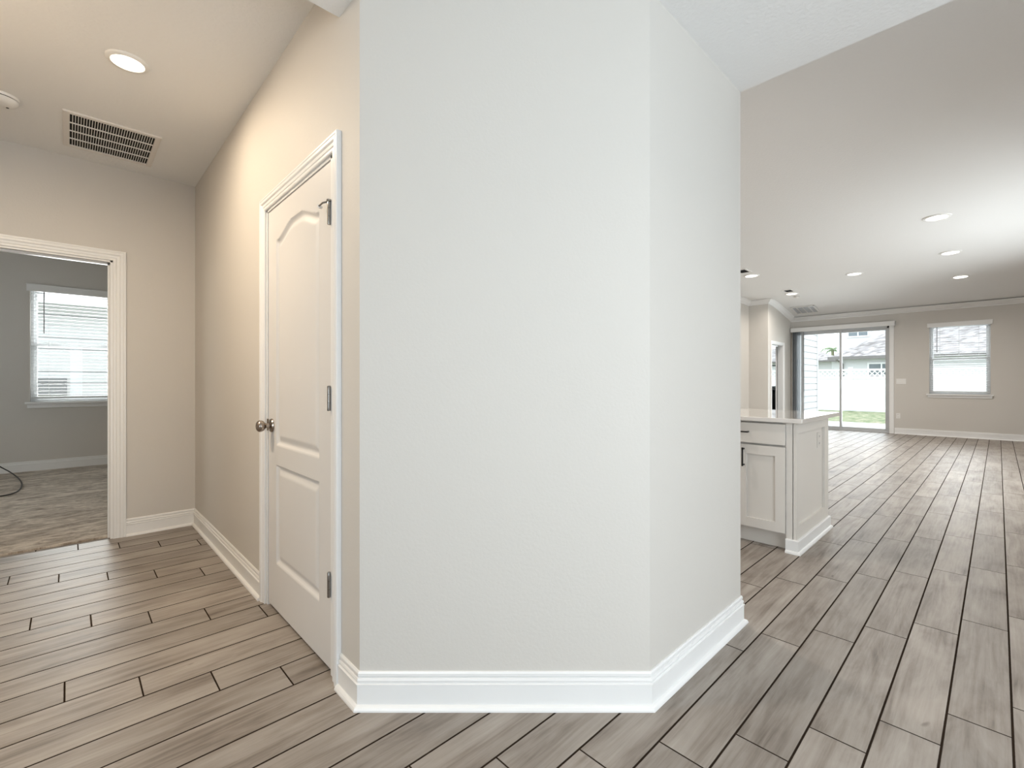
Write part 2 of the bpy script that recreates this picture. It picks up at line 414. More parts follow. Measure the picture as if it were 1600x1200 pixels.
# ------------------------------------------------------------------ baseboards, crown, casings
BP = [(0, 0), (.027, 0), (.0265, .006), (.023, .0125), (.0175, .0165), (.012, .018), (.012, .083), (.0145, .0845), (.0145, .088), (.0080, .0900),
      (.0115, .100), (.0095, .1065), (.0035, .1085), (.0075, .1125), (.0075, .122), (.0045, .128), (0, .128)]
def base(name, pts, side, label, prof=BP): return struct(name, MB().sweep([(x, y, 0) for x, y in pts], prof, side=side), 'trim', label, 'baseboard')
# travel from the hall corner to the great room, room on the right hand side -> side=-1
CW = .061
base('baseboard_front', [(UD, DV0-.022-CW), A, B, (UE, VR), (UE, VR+.4)], -1, 'white moulded baseboard wrapping the angled wall')
base('baseboard_hall', [(OU1-.004+CW*1.18, VH), (UD, VH), (UD, DV1+.002+CW)], -1, 'white moulded baseboard round the hall corner left of the door')
BP2 = [(a, b+.012) for a, b in [(0, 0), (.012, 0), (.012, .083), (.0145, .088), (.0105, .0895), (.0095, .1065), (.0060, .1085), (.0075, .122), (0, .128)]]
base('baseboard_bedroom', [(-2.7, VB), (1.6, VB)], -1, 'white baseboard above the bedroom carpet', BP2)
base('baseboard_far', [(UF, 1.72-.095), (UF, Y0)], -1, 'long white baseboard under the great room window')
base('baseboard_great_left', [(UF, 3.70), (UF, VK), (GU1+.06, VK)], 1, 'short white baseboard left of the sliding door')
base('baseboard_kitchen', [(GU0-.06, VK), (UK, VK), (UK, VK2), (UE, VK2)], 1, 'white baseboard along the kitchen wall')
base('baseboard_left', [(-.8+T, 1.757+T), (-.8+T, VH), (OU0-.08, VH)], -1, 'white baseboard on the hall left wall')
# crown moulding
CP = [(0, 0), (.10, 0), (.10, -.012), (.088, -.018), (.070, -.030), (.045, -.062), (.022, -.078), (.014, -.085), (.014, -.100), (0, -.104)]
cr = MB().sweep([(UF, Y0, ZL), (UF, VK, ZL)]+[(x_, VK, zc(x_)) for x_ in reversed(cs[6:-1])]+[(UK, VK, zc(UK)), (UK, VK2, zc(UK)), (10.75, VK2, ZG), (UE, VK2, ZG)], CP, side=1)
struct('trim_1', cr, 'trim', 'white crown moulding along the great room ceiling', 'trim')
# door casings: a = away from the opening, b = out of the wall
KP = [(0, 0), (0, .008), (.004, .0105), (.012, .0105), (.015, .0085), (.018, .0115), (.030, .0125), (.034, .0165), (.037, .0180), (.046, .0180), (.049, .0155), (.053, .0180), (CW-.002, .0180), (CW, .0160), (CW, 0)]
def casing(name, pts, N, side, label, prof=KP): return struct(name, MB().sweep(pts, prof, N=N, side=side), 'trim', label, 'casing')
# closet door casing on x=UD facing -x
i0, i1, ih = DV0-.022, DV1+.004, DH-.002
casing('trim_2', [(UD, i1, 0), (UD, i1, ih), (UD, i0, ih), (UD, i0, 0)], (-1, 0, 0), 1, 'white moulded casing around the panelled closet door')
casing('trim_3', [(OU1-.004, VH, 0), (OU1-.004, VH, OH-.006), (OU0+.004, VH, OH-.006), (OU0+.004, VH, 0)], (0, -1, 0), -1, 'cream casing around the bedroom doorway', [(a*1.18, b) for a, b in KP])
casing('trim_4', [(OU1-.004, VH+T, 0), (OU1-.004, VH+T, OH-.006), (OU0+.004, VH+T, OH-.006), (OU0+.004, VH+T, 0)], (0, 1, 0), 1, 'casing on the bedroom side of the doorway')
casing('trim_5', [(GU1-.004, VK, 0), (GU1-.004, VK, GH-.004), (GU0+.004, VK, GH-.004), (GU0+.004, VK, 0)], (0, -1, 0), -1, 'white casing of the doorway beside the sliding door')
# jambs
jb = MB()
jb.box(OU1-.018, OU1, VH, VH+T, 0, OH).box(OU0, OU0+.018, VH, VH+T, 0, OH).box(OU0, OU1, VH, VH+T, OH-.018, OH)
jb.box(OU1-.030, OU1-.018, VH+.045, VH+.08, 0, OH-.018).box(OU0+.018, OU1-.018, VH+.045, VH+.08, OH-.030, OH-.018)
struct('trim_6', jb, 'trim', 'white jamb lining the bedroom doorway', 'jamb')
jb = MB()
jb.box(UD, UD+T, DV0-.0, DV0+.016, 0, DH).box(UD, UD+T, DV1-.0, DV1+.0-.014, 0, DH).box(UD, UD+T, DV0, DV1, DH-.014, DH)
jb.box(UD+.042, UD+.06, DV0+.016, DV0+.028, 0, DH).box(UD+.042, UD+.06, DV1-.026, DV1-.014, 0, DH)
struct('trim_7', jb, 'trim', 'white jamb lining the closet door', 'jamb')
jb = MB().box(GU0, GU0+.018, VK, VK+T, 0, GH).box(GU1-.018, GU1, VK, VK+T, 0, GH).box(GU0, GU1, VK, VK+T, GH-.018, GH)
struct('trim_8', jb, 'trim', 'white jamb lining the doorway beside the sliding door', 'jamb')

# ------------------------------------------------------------------ closet door: moulded two panel leaf with eyebrow arch
d0, d1 = DV0+.019, DV1-.017      # y extent of the leaf (near hinge side .. far latch side)
zb, zt = .016, DH-.018
door = thing('door_1', (UD, d0, 0), 'closed white two-panel arch-top closet door in the hall wall', 'door', kind='structure')
def arch(yy):
    c = (d0+d1)/2; s_ = abs(yy-c)/((d1-d0)/2-.125)
    t = max(0., min(1., (1.0-s_)/.85)); t = t*t*(3-2*t)
    return 1.838+.058*t
def face_depth(y, z):
    best = 0
    def prof(dd):
        if dd <= 0: return 0.
        if dd < .013: return .013*math.sin(dd/.013*PI/2)
        if dd < .019: return .013
        if dd < .044: return .013-.0105*(dd-.019)/.025
        return .0025
    l, r = y-(d0+.125), (d1-.125)-y
    m = min(l, r)
    if m > 0:
        up = min(m, z-.832, (arch(y)-z)*.93); lo = min(m, z-.248, .731-z)
        best = max(prof(up), prof(lo))
    return best
ys = [d0+(d1-d0)*i/150 for i in range(151)]; zs = [zb+(zt-zb)*i/330 for i in range(331)]
lf = MB(); XF = UD+.004
for zz in zs:
    for yy in ys: lf.v.append((XF+face_depth(yy, zz), yy, zz))
nyy = len(ys)
for a in range(len(zs)-1):
    for b in range(nyy-1): lf.f.append((a*nyy+b, (a+1)*nyy+b, (a+1)*nyy+b+1, a*nyy+b+1))
i = len(lf.v); xb = XF+.036
lf.v += [(xb, d0, zb), (xb, d1, zb), (xb, d1, zt), (xb, d0, zt)]
top = (len(zs)-1)*nyy
lf.f += [(i, i+1, i+2, i+3), tuple([0, i, i+3]+[a*nyy for a in range(len(zs)-1, 0, -1)]),
         tuple([i+1]+[a*nyy+nyy-1 for a in range(len(zs))]+[i+2]), tuple([i+1, i]+list(range(0, nyy))), tuple([i+3, i+2]+[top+b for b in range(nyy-1, -1, -1)])]
lf.build('door_leaf', 'doorpaint', door, smooth=True)
kz, ky = .922, d1-.062
kn = MB().lathe((XF, ky, kz), [(0.0335, .0), (.0345, -.004), (.031, -.010), (.020, -.013), (.0125, -.016), (.0115, -.030), (.015, -.034), (.024, -.040), (.0285, -.049), (.0290, -.056), (.0262, -.064), (.019, -.070), (.008, -.073)], 'x', 40)
kn.build('door_knob', 'nickel', door, smooth=True)
MB().box(XF-.003, XF+.004, d1-.004, d1+.003, kz-.028, kz+.028).box(UD-.002, UD+.02, d1+.0025, d1+.006, kz-.03, kz+.03).build('latch_plate', 'nickel', door)
for hz in (1.80, 1.076, .352):
    hg = MB().lathe((UD-.006, d0-.002, hz), [(.0062, -.048), (.0066, -.046), (.0066, -.0165), (.0058, -.016), (.0066, -.0155), (.0066, .0155), (.0058, .016), (.0066, .0165), (.0066, .046), (.0045, .050)], 'z', 16)
    hg.box(UD+.001, UD+.0035, d0-.018, d0-.002, hz-.045, hz+.045).box(XF-.0012, XF+.001, d0, d0+.012, hz-.045, hz+.045)
    ho = hg.build('hinge', 'steel', door, smooth=True)
    if hz > 1.7:
        MB().tube([(UD-.006, d0, 1.842), (UD-.022, d0+.020, 1.838), (UD-.026, d0+.045, 1.832)], .0035).build('door_stop_arm', 'steel', ho)
        MB().tube([(UD-.026, d0+.045, 1.832), (UD-.020, d0+.052, 1.832), (UD-.012, d0+.056, 1.832)], [.007, .008, .006]).build('door_stop_bumper', 'rubber', ho)
        MB().lathe((UD-.006, d0-.002, 1.842), [(.009, 0), (.009, .007)], 'z', 16).build('door_stop_ring', 'steel', ho)

# ------------------------------------------------------------------ hall ceiling fittings
def can_light(x, y, z, r, label, warm, power, group=None, tilt=0):
    o = thing('recessed_light', (x, y, z), label, 'ceiling light', group)
    t_ = MB().lathe((x, y, z), [(r*1.34, 0), (r*1.34, -.003), (r*1.26, -.009), (r*1.03, -.012), (r, -.008), (r*.99, -.002)], 'z', 48, cap=False)
    a = t_.build('trim_ring', 'plastic', o, smooth=True)
    b = MB().lathe((x, y, z), [(r*.995, -.004), (r*.8, -.0065), (r*.4, -.0085), (.001, -.009)], 'z', 48, cap=True).build('lens', 'lens_warm' if warm else 'lens_soft', o, smooth=True)
    for p in (a, b): p.rotation_euler = (0, tilt, 0)
    l = area('recessed_lamp', (x, y, z-.016), (0, 0, 0), r*1.7, r*1.7, power, WARM if warm else SOFT, 'DISK'); l.parent = None
    l.data.spread = 3.1 if warm else 2.6
    return o
can_light(.207, 3.01, ZH, .063, 'round glowing recessed light in the hall ceiling', True, 7.5)
can_light(-.45, 2.6, ZH, .063, 'added fill light of the hall, outside the view nearer the foyer', True, 29)  # lamp added out of view to even the light on the hall walls
GR = 'recessed lights in the great room ceiling'
GP = 16
for (x, y, lab) in ((7.06, .499, 'largest great room recessed light, nearest at the upper right'),
                    (9.12, .496, 'recessed light, middle of the right-hand row of three'),
                    (11.27, .478, 'recessed light, lowest and farthest of the right-hand row'),
                    (9.72, 1.78, 'single recessed light in the middle of the great room ceiling'),
                    (8.60, 3.108, 'recessed light beside the pale wall edge, by the first black vent'),
                    (10.95, 3.128, 'recessed light next to the farther black vent and small disc')):
    can_light(x, y, zc(x)-.001, .098, lab, False, GP, GR, tilt=math.atan((zc(x-.1)-zc(x+.1))/.2) if x > 10.6 else 0)
can_light(4.6, -1.2, ZG, .098, 'added unseen fill light over the near great room floor', False, GP, GR)  # added out of view to brighten the near great room
can_light(4.6, 3.1, ZG, .098, 'added unseen fill light over the kitchen', False, GP, GR)  # extra unseen lamp, brightens the kitchen side
can_light(2.75, 2.3, ZG, .098, 'added unseen fill light over the kitchen entry, behind the angled wall', False, 24, GR)  # unseen lamp added to light the island cabinet fronts
can_light(.9, -.9, ZF, .088, 'added unseen fill light in the foyer ceiling', False, 9)  # lamp added behind the camera to light the foyer
# smoke detector
def detector(x, y, z, r, name, label):
    o = thing(name, (x, y, z), label, 'smoke detector')
    MB().lathe((x, y, z), [(r, 0), (r, -.010), (r*.97, -.014)], 'z', 48).build('mounting_base', 'plastic', o, smooth=True)
    MB().lathe((x, y, z), [(r*.88, -.013), (r*.88, -.019)], 'z', 48).build('sensor_gap', 'dark', o, smooth=True)
    MB().lathe((x, y, z), [(r*.97, -.019), (r*.96, -.026), (r*.82, -.040), (r*.55, -.047), (.001, -.049)], 'z', 48).build('cover', 'plastic', o, smooth=True)
    MB().lathe((x+r*.35, y+r*.3, z), [(.006, -.044), (.006, -.0485)], 'z', 12).build('test_button', 'dark', o)
    return o
detector(-.262, 3.865, ZH, .072, 'smoke_detector', 'white round smoke detector cut by the left edge of the hall ceiling')
detector(11.30, 3.13, zc(11.30)+.003, .06, 'smoke_detector', 'small white disc detector near the far black vent')
# return grille in the hall
def grille():
    x0, x1, y0, y1, z = -.022, .427, 3.790, 4.353, ZH
    o = thing('return_air_grille', ((x0+x1)/2, (y0+y1)/2, z), 'white rectangular return air grille with dark slots in the hall ceiling', 'vent')
    f = .030
    MB().sweep([(x0, y0, z), (x1, y0, z), (x1, y1, z), (x0, y1, z)], [(0, 0), (0, -.007), (.004, -.010), (f-.004, -.010), (f, -.007), (f, 0)], side=1, closed=True).build('frame', 'grillepaint', o)
    MB().box(x0+f*.6, x1-f*.6, y0+f*.6, y1-f*.6, z-.001, z+.0).build('backing', 'dark', o)
    n = 32; s_ = MB()
    for k in range(1, n):
        xx = x0+f+(x1-x0-2*f)*k/n
        s_.prism([(xx-.0017, y0+f*.9), (xx+.0017, y0+f*.9), (xx+.0017, y1-f*.9), (xx-.0017, y1-f*.9)], z-.0062, z-.0045)
    s_.build('louvres', 'plastic', o)
    c = MB()
    for k in range(1, 4):
        yy = y0+f+(y1-y0-2*f)*k/4; c.box(x0+f*.9, x1-f*.9, yy-.0045, yy+.0045, z-.009, z-.004)
    c.build('cross_bars', 'plastic', o)
grille()
def register(x0, x1, y0, y1, z, label):
    o = thing('supply_register', ((x0+x1)/2, (y0+y1)/2, z), label, 'vent')
    MB().sweep([(x0, y0, z), (x1, y0, z), (x1, y1, z), (x0, y1, z)], [(0, 0), (0, -.010), (.022, -.012), (.026, -.008), (.026, 0)], side=1, closed=True).build('frame', 'plastic', o)
    MB().box(x0+.02, x1-.02, y0+.02, y1-.02, z-.001, z).build('backing', 'dark', o)
    s_ = MB()
    for k in range(1, 5):
        yy = y0+.026+(y1-y0-.052)*k/5; s_.box(x0+.026, x1-.026, yy-.0012, yy+.0012, z-.009, z-.001)
    s_.build('louvres', 'dark', o)
register(7.99, 8.29, 2.985, 3.19, ZG, 'black slotted ceiling vent beside the pale wall edge')
register(10.41, 10.71, 2.985, 3.175, ZG, 'black slotted ceiling vent farther back near the crown moulding')
def linear_grille():
    x0, x1, y0, y1 = 12.13, 12.64, 3.0, 3.50
    def zz(x): return zc(x)-.006
    o = thing('ceiling_return_panel', (12.38, 3.25, zz(12.38)), 'pale four-section return grille beside the crown above the sliding door', 'vent')
    def slab(a, b, c, d, t0, t1): return [(a, c), (b, c), (b, d), (a, d)], [zz(a)-t1, zz(b)-t1, zz(b)-t1, zz(a)-t1], [zz(a)-t0, zz(b)-t0, zz(b)-t0, zz(a)-t0]
    f = MB(); 
    for q in ((x0, x1, y0, y0+.03), (x0, x1, y1-.03, y1), (x0, x0+.03, y0, y1), (x1-.03, x1, y0, y1)): f.prism(*slab(*q, 0, .012))
    for k in (1, 2, 3):
        yy = y0+(y1-y0)*k/4; f.prism(*slab(x0, x1, yy-.007, yy+.007, 0, .012))
    f.build('frame', 'plastic', o)
    s_ = MB(); n = 24
    for k in range(n):
        xx = x0+.03+(x1-x0-.06)*(k+.5)/n; s_.prism(*slab(xx-.0055, xx+.0055, y0+.02, y1-.02, .003, .006))
    s_.build('louvres', 'alu', o)
    g = MB().prism(*slab(x0+.02, x1-.02, y0+.02, y1-.02, 0, .0008)); g.build('backing', 'alu', o)
linear_grille()

# ------------------------------------------------------------------ windows (drawn in a local frame: a along the wall, d out of the room, z up)
def frame_map(ax, c, sgn):
    """returns f(a,d,z) -> world for a wall on axis ax at coordinate c; outward = +"""
    if ax == 'x': return lambda a, d, z: (c+d*sgn, a, z)
    return lambda a, d, z: (a, c+d*sgn, z)
def fbox(mb, fm, a0, a1, d0_, d1_, z0, z1):
    p = fm(a0, d0_, z0); q = fm(a1, d1_, z1); return mb.box(p[0], q[0], p[1], q[1], z0, z1)
def window(n, ax, c, rect, label, deep=.15):
    a0, a1, z0, z1 = rect; fm = frame_map(ax, c, 1)
    o = thing('window_%d' % n, fm((a0+a1)/2, 0, z0), label, 'window', kind='structure')
    f = MB(); w = .032
    for q in ((a0, a0+w, z0, z1), (a1-w, a1, z0, z1), (a0+w, a1-w, z0, z0+w), (a0+w, a1-w, z1-w, z1)): fbox(f, fm, q[0], q[1], .075, .145, q[2], q[3])
    f.build('frame', 'vinyl', o, bevel=.002)
    zm = (z0+z1)/2
    for (q0, q1, dd, nm) in ((z0+w, zm+.02, .082, 'lower_sash'), (zm-.02, z1-w, .112, 'upper_sash')):
        s_ = MB(); v = .030
        for q in ((a0+w, a0+w+v, q0, q1), (a1-w-v, a1-w, q0, q1), (a0+w+v, a1-w-v, q0, q0+v), (a0+w+v, a1-w-v, q1-v, q1)): fbox(s_, fm, q[0], q[1], dd, dd+.026, q[2], q[3])
        so = s_.build(nm, 'vinyl', o)
        fbox(MB(), fm, a0+w+v-.004, a1-w-v+.004, dd+.011, dd+.016, q0+v-.004, q1-v+.004).build('glass_pane', 'glass', so)
        if nm == 'lower_sash':
            l = MB()
            for q in (.25, .75): fbox(l, fm, a0+(a1-a0)*q-.03, a0+(a1-a0)*q+.03, dd-.008, dd+.01, q1-.002, q1+.010)
            l.build('sash_lock', 'vinyl', so)
    # stool and apron
    st = MB(); fbox(st, fm, a0-.045, a1+.045, -.045, 0, z0-.022, z0+.002); fbox(st, fm, a0+.0005, a1-.0005, 0, .075, z0, z0+.002)
    st.build('sill', 'trim', o, bevel=.004)
    ap = MB(); fbox(ap, fm, a0-.025, a1+.025, -.014, 0, z0-.075, z0-.022); ap.build('apron', 'trim', o, bevel=.003)
    return o
def blinds(ax, c, rect, label, tilt=.10, wand_side=0, zbot=None, cords=3):
    a0, a1, z0, z1 = rect; fm = frame_map(ax, c, 1)
    o = thing('window_blind', fm((a0+a1)/2, .03, z1), label, 'blind')
    v = MB(); fbox(v, fm, a0-.030, a1+.030, -.030, -.018, z1-.052, z1+.035); fbox(v, fm, a0-.030, a0-.018, -.018, 0, z1-.052, z1+.035); fbox(v, fm, a1+.018, a1+.030, -.018, 0, z1-.052, z1+.035)
    fbox(v, fm, a0-.034, a1+.034, -.036, -.018, z1+.026, z1+.040); v.build('valance', 'trim', o, bevel=.002)
    hr = MB(); fbox(hr, fm, a0+.006, a1-.006, .006, .056, z1-.045, z1-.002); hr.build('head_rail', 'blind', o)
    zb_ = zbot or z0+.055; pitch = .0445; n = int((z1-.06-zb_)/pitch); s_ = MB()
    ca, sa = math.cos(tilt)*.025, math.sin(tilt)*.025
    for k in range(n):
        zz = z1-.075-k*pitch
        if zz < zb_+.02: break
        i = len(s_.v)
        for (dd, hh) in ((-ca, -sa), (0, .0015), (ca, sa)):
            for t in (-.0013, .0013):
                for a_ in (a0+.010, a1-.010): s_.v.append(fm(a_, .034+dd, zz+hh+t))
        # 12 verts: [d][t][a]
        g = lambda d, t, a_: i+d*4+t*2+a_
        for d in (0, 1):
            s_.f += [(g(d,1,0), g(d,1,1), g(d+1,1,1), g(d+1,1,0)), (g(d,0,0), g(d+1,0,0), g(d+1,0,1), g(d,0,1))]
            for a_ in (0, 1): s_.f.append((g(d,0,a_), g(d+1,0,a_), g(d+1,1,a_), g(d,1,a_)))
        s_.f += [(g(0,0,0), g(0,0,1), g(0,1,1), g(0,1,0)), (g(2,0,0), g(2,1,0), g(2,1,1), g(2,0,1))]
    s_.build('slats', 'blind', o)
    br = MB(); fbox(br, fm, a0+.010, a1-.010, .010, .058, zb_-.012, zb_+.012); br.build('bottom_rail', 'blind', o, bevel=.002)
    w = a1-a0
    for q in [(.18, .5, .82), (.18, .82)][cords == 2]:
        cd_ = MB()
        for dd in (.0075, .0605): cd_.tube([fm(a0+w*q, dd, z1-.045), fm(a0+w*q, dd, zb_)], .0011, 5)
        cd_.build('ladder_cord', 'blind', o)
    qa = a0+w*.135 if wand_side == 0 else a1-w*.135
    MB().tube([fm(qa, -.020, z1-.05), fm(qa, -.022, z1-.58)], .006, 8).build('tilt_wand', 'greyrail', o)
    return o
window(1, 'y', VB, WB, 'white single-hung bedroom window seen through the doorway')
blinds('y', VB, WB, 'white horizontal slat blind on the bedroom window', tilt=.02)
window(2, 'x', UF, WG, 'white single-hung window in the far wall right of the sliding door')
blinds('x', UF, WG, 'white horizontal slat blind on the great room window', tilt=.14, wand_side=1)
window(3, 'x', 15.12, W3, 'window seen through the small doorway beside the sliding door')
blinds('x', 15.12, W3, 'horizontal blind seen through the small doorway beside the sliding door', tilt=.0)
# unseen openings placed to bring the daylight in
def plain_glazing(n, ax, c, rect, cols, label):
    a0, a1, z0, z1 = rect; fm = frame_map(ax, c, 1)
    o = thing('window_%d' % n, fm((a0+a1)/2, 0, z0), label, 'window', kind='structure')
    f = MB(); w = .05
    for q in ((a0, a0+w, z0, z1), (a1-w, a1, z0, z1), (a0+w, a1-w, z0, z0+w), (a0+w, a1-w, z1-w, z1)): fbox(f, fm, q[0], q[1], -.09, -.03, q[2], q[3])
    for k in range(1, cols): fbox(f, fm, a0+(a1-a0)*k/cols-.02, a0+(a1-a0)*k/cols+.02, -.085, -.035, z0+w, z1-w)
    f.build('frame', 'vinyl', o)
    fbox(MB(), fm, a0+w-.004, a1-w+.004, -.063, -.057, z0+w-.004, z1-w+.004).build('glass_pane', 'glass', o)
plain_glazing(4, 'y', Y0, (0, 2.0, .05, 2.35), 3, 'glazed entry behind the viewer')
plain_glazing(5, 'x', X0, (-.95, .35, .3, 2.35), 2, 'foyer side window behind the viewer')
plain_glazing(7, 'x', -2.7, (6.1, 7.7, .88, 2.35), 2, 'added bedroom side window outside the view, for fill light')  # window added out of view to let the bedroom fill in
plain_glazing(6, 'y', Y0, (5.8, 9.6, .7, 2.4), 4, 'added great room side windows outside the view, for fill light')  # unseen windows, added to brighten the great room ceiling

# ------------------------------------------------------------------ sliding glass door
sd_ = thing('door_2', (UF, 2.66, 0), 'sliding glass patio door with aluminium frame in the far wall', 'door', kind='structure')
a0, a1, z0, z1 = SL
f = MB(); w = .045
f.box(UF+.04, UF+.13, a0, a0+w, 0, z1).box(UF+.04, UF+.13, a1-w, a1, 0, z1).box(UF+.04, UF+.13, a0, a1, z1-w, z1).box(UF+.0, UF+.15, a0, a1, -.02, .022)
f.build('frame', 'alu', sd_)
def panel(y0, y1, x, nm):
    p = MB(); s_ = .042
    p.box(x, x+.032, y0, y0+s_, .022, z1-w).box(x, x+.032, y1-s_, y1, .022, z1-w).box(x, x+.032, y0+s_, y1-s_, .022, .022+.06).box(x, x+.032, y0+s_, y1-s_, z1-w-.045, z1-w)
    po = p.build(nm, 'alu', sd_)
    MB().box(x+.012, x+.018, y0+s_-.004, y1-s_+.004, .078, z1-w-.041).build('glass_pane', 'glass', po)
    return po
ym = 2.655
panel(a0+w-.005, ym+.02, UF+.085, 'fixed_panel')
po = panel(ym-.02, a1-w+.005, UF+.048, 'sliding_panel')
MB().box(UF+.028, UF+.048, ym-.012, ym+.012, .95, 1.20).build('pull_handle', 'alu', po, bevel=.003)
dp = .018
casing('trim_9', [(UF, a0, 0), (UF, a0, z1), (UF, a1, z1), (UF, a1, 0)], (-1, 0, 0), -1, 'white casing around the sliding glass door', [(0, 0), (0, .012), (.01, dp), (.075, dp), (.083, .012), (.083, 0)])
# valance and vertical blinds
vb = thing('vertical_blinds', (UF-.1, 3.5, 2.39), 'grey vertical blinds stacked at the left of the sliding door under a white valance', 'blinds')
MB().box(UF-.125, UF-.110, 1.60, 3.695, 2.385, 2.485).box(UF-.125, UF-.0185, 1.60, 1.612, 2.385, 2.485).box(UF-.125, UF-.0185, 3.683, 3.695, 2.385, 2.485).build('valance', 'trim', vb, bevel=.003)
MB().box(UF-.085, UF-.045, 1.63, 3.67, 2.415, 2.455).build('head_rail', 'alu', vb)
n = 14
for k in range(n):
    yy = 3.650-.235*k/(n-1); ang = .25+random.uniform(-.2, .45) if k < n-3 else .8+.25*(k-n+3)
    mb = MB(); segs = 6; pr = []
    for e in range(segs+1):
        s_ = (e/segs-.5)*.089; bow = .006*(1-(2*e/segs-1)**2); pr.append((s_, bow))
    loop = [(s_, b_) for s_, b_ in pr]+[(s_, b_+.0012) for s_, b_ in reversed(pr)]
    ca, sa = math.cos(ang), math.sin(ang)
    poly = [(UF-.066+ca*s_-sa*b_, yy+sa*s_*.45+ca*b_) for s_, b_ in loop]
    mb.prism(poly, .035, 2.405); mb.build('vane', 'vblind' if k < n-4 else 'blind', vb)
MB().tube([(UF-.095, 3.40, 2.38), (UF-.097, 3.395, .9)], .006, 8).build('wand', 'greyrail', vb)

# ------------------------------------------------------------------ switch plate and outlets on the far wall
sw_ = thing('light_switch', (UF, 1.51, 1.15), 'white triple rocker switch plate on the far wall right of the sliding door', 'light switch')
MB().box(UF-.006, UF, 1.427, 1.597, 1.095, 1.215).build('plate', 'plastic', sw_, bevel=.003)
for k in range(3):
    c = 1.466+.046*k; MB().box(UF-.011, UF-.006, c-.0165, c+.0165, 1.122, 1.188).build('rocker', 'plastic', sw_, bevel=.002)
def outlet(fn, label, m='plastic'):
    """fn(a,d,z): a along, d out of the wall"""
    o = thing('electrical_outlet', fn(0, 0, 0), label, 'outlet')
    def bx(mb, a0, a1, d0_, d1_, z0, z1):
        p = fn(a0, d0_, z0); q = fn(a1, d1_, z1); return mb.box(p[0], q[0], p[1], q[1], p[2], q[2])
    bx(MB(), -.036, .036, 0, .006, -.058, .058).build('plate', m, o, bevel=.002)
    for zc in (-.026, .026):
        r = bx(MB(), -.017, .017, .006, .009, zc-.018, zc+.018).build('receptacle', m, o, bevel=.003)
        s_ = MB(); bx(s_, -.009, -.006, .009, .0093, zc-.006, zc+.008); bx(s_, .006, .009, .009, .0093, zc-.006, zc+.008); s_.build('slots', 'dark', r)
    return o
outlet(lambda a, d, z: (UF-d, 1.562+a, .397+z), 'small white outlet low on the far wall right of the sliding door')

# ------------------------------------------------------------------ doorway beside the slider: open leaf and dark cabinet beyond
hx, hy = GU1-.02, VK+T+.012
lv = thing('door_3', (hx, hy, 0), 'open white door in the small doorway beside the sliding door', 'door', kind='structure')
ang = math.radians(12.5)
R4 = Matrix.Translation((hx, hy, 0)) @ Matrix.Rotation(ang, 4, 'Z')
ld = MB().box(0, .79, 0, .035, .012, GH-.02)
for (q0, q1) in ((.25, .73), (.83, 1.88)):
    ld.sweep([(.12, 0, q0), (.67, 0, q0), (.67, 0, q1), (.12, 0, q1)], [(0, 0), (.012, .004), (.03, 0)], N=(0, -1, 0), side=1, closed=True)
ld.xf(R4).build('door_leaf', 'doorpaint', lv)
MB().lathe((.73, 0, .94), [(.03, 0), (.03, -.008), (.011, -.012), (.011, -.035), (.026, -.042), (.028, -.055), (.018, -.066)], 'y', 20).lathe((.73, .035, .94), [(.03, 0), (.03, .008), (.011, .012), (.011, .035), (.026, .042), (.028, .055), (.018, .066)], 'y', 20).xf(R4).build('door_knob', 'black', lv, smooth=True)
cb = thing('low_cabinet', (14.55, 4.62, 0), 'dark grey low cabinet under the window seen through the small doorway', 'cabinet')
MB().box(14.35, 14.75, 4.2, 5.1, .06, .90).build('body', 'darkgrey', cb, bevel=.004)
MB().box(14.33, 14.77, 4.18, 5.12, .90, .925).build('top', 'darkgrey', cb, bevel=.004)
for k in (0, 1):
    dd = MB().box(14.332, 14.35, 4.215+.44*k, 4.645+.44*k, .09, .875).build('door', 'darkgrey', cb, bevel=.003)
    MB().tube([(14.325, 4.60+.09*k, .6), (14.325, 4.60+.09*k, .75)], .006).build('handle', 'black', dd)
fe = MB()
for x in (14.38, 14.72):
    for y in (4.24, 5.06): MB().box(x-.02, x+.02, y-.02, y+.02, 0, .06).build('foot', 'black', cb)

# ------------------------------------------------------------------ kitchen island
ZC = .897; IX0, IX1, IY0 = 3.425, 4.225, .945
ZU = ZC-.030
ct = MB().prism([(3.385, .905), (4.400, .905), (4.400, 3.40), (3.385, 3.40)], ZU, ZC)
tag(ct.build('countertop', 'quartz', None, bevel=.004, seg=3), 'glossy off-white quartz slab lying on the island cabinets', 'countertop')
def shaker(mb, y0, y1, z0, z1, x, rail=.064):
    """door front facing -x: frame and recessed panel"""
    mb.box(x-.019, x, y0, y0+rail, z0, z1).box(x-.019, x, y1-rail, y1, z0, z1).box(x-.019, x, y0+rail, y1-rail, z0, z0+rail).box(x-.019, x, y0+rail, y1-rail, z1-rail, z1)
    mb.box(x-.006, x, y0+rail, y1-rail, z0+rail, z1-rail); return mb
def pull(o, p, q):
    """black bar pull between p and q standing off toward -x"""
    P, Q = Vector(p), Vector(q); d = (Q-P).normalized(); off = Vector((-.030, 0, 0))
    m = MB(); r = .005
    def bar(a, b):
        lo = [min(a[i], b[i])-r for i in range(3)]; hi = [max(a[i], b[i])+r for i in range(3)]
        m.box(lo[0], hi[0], lo[1], hi[1], lo[2], hi[2])
    bar(P+off, Q+off); bar(P+d*.004, P+d*.004+off); bar(Q-d*.004, Q-d*.004+off)
    m.build('handle', 'black', o, bevel=.0015)
units = [(1.012, 1.652, 'white shaker island cabinet with black pulls at the near end'), (1.655, 2.455, 'island cabinet, second along from the near end'), (2.458, 3.36, 'island cabinet at the far end')]
XFC = IX0
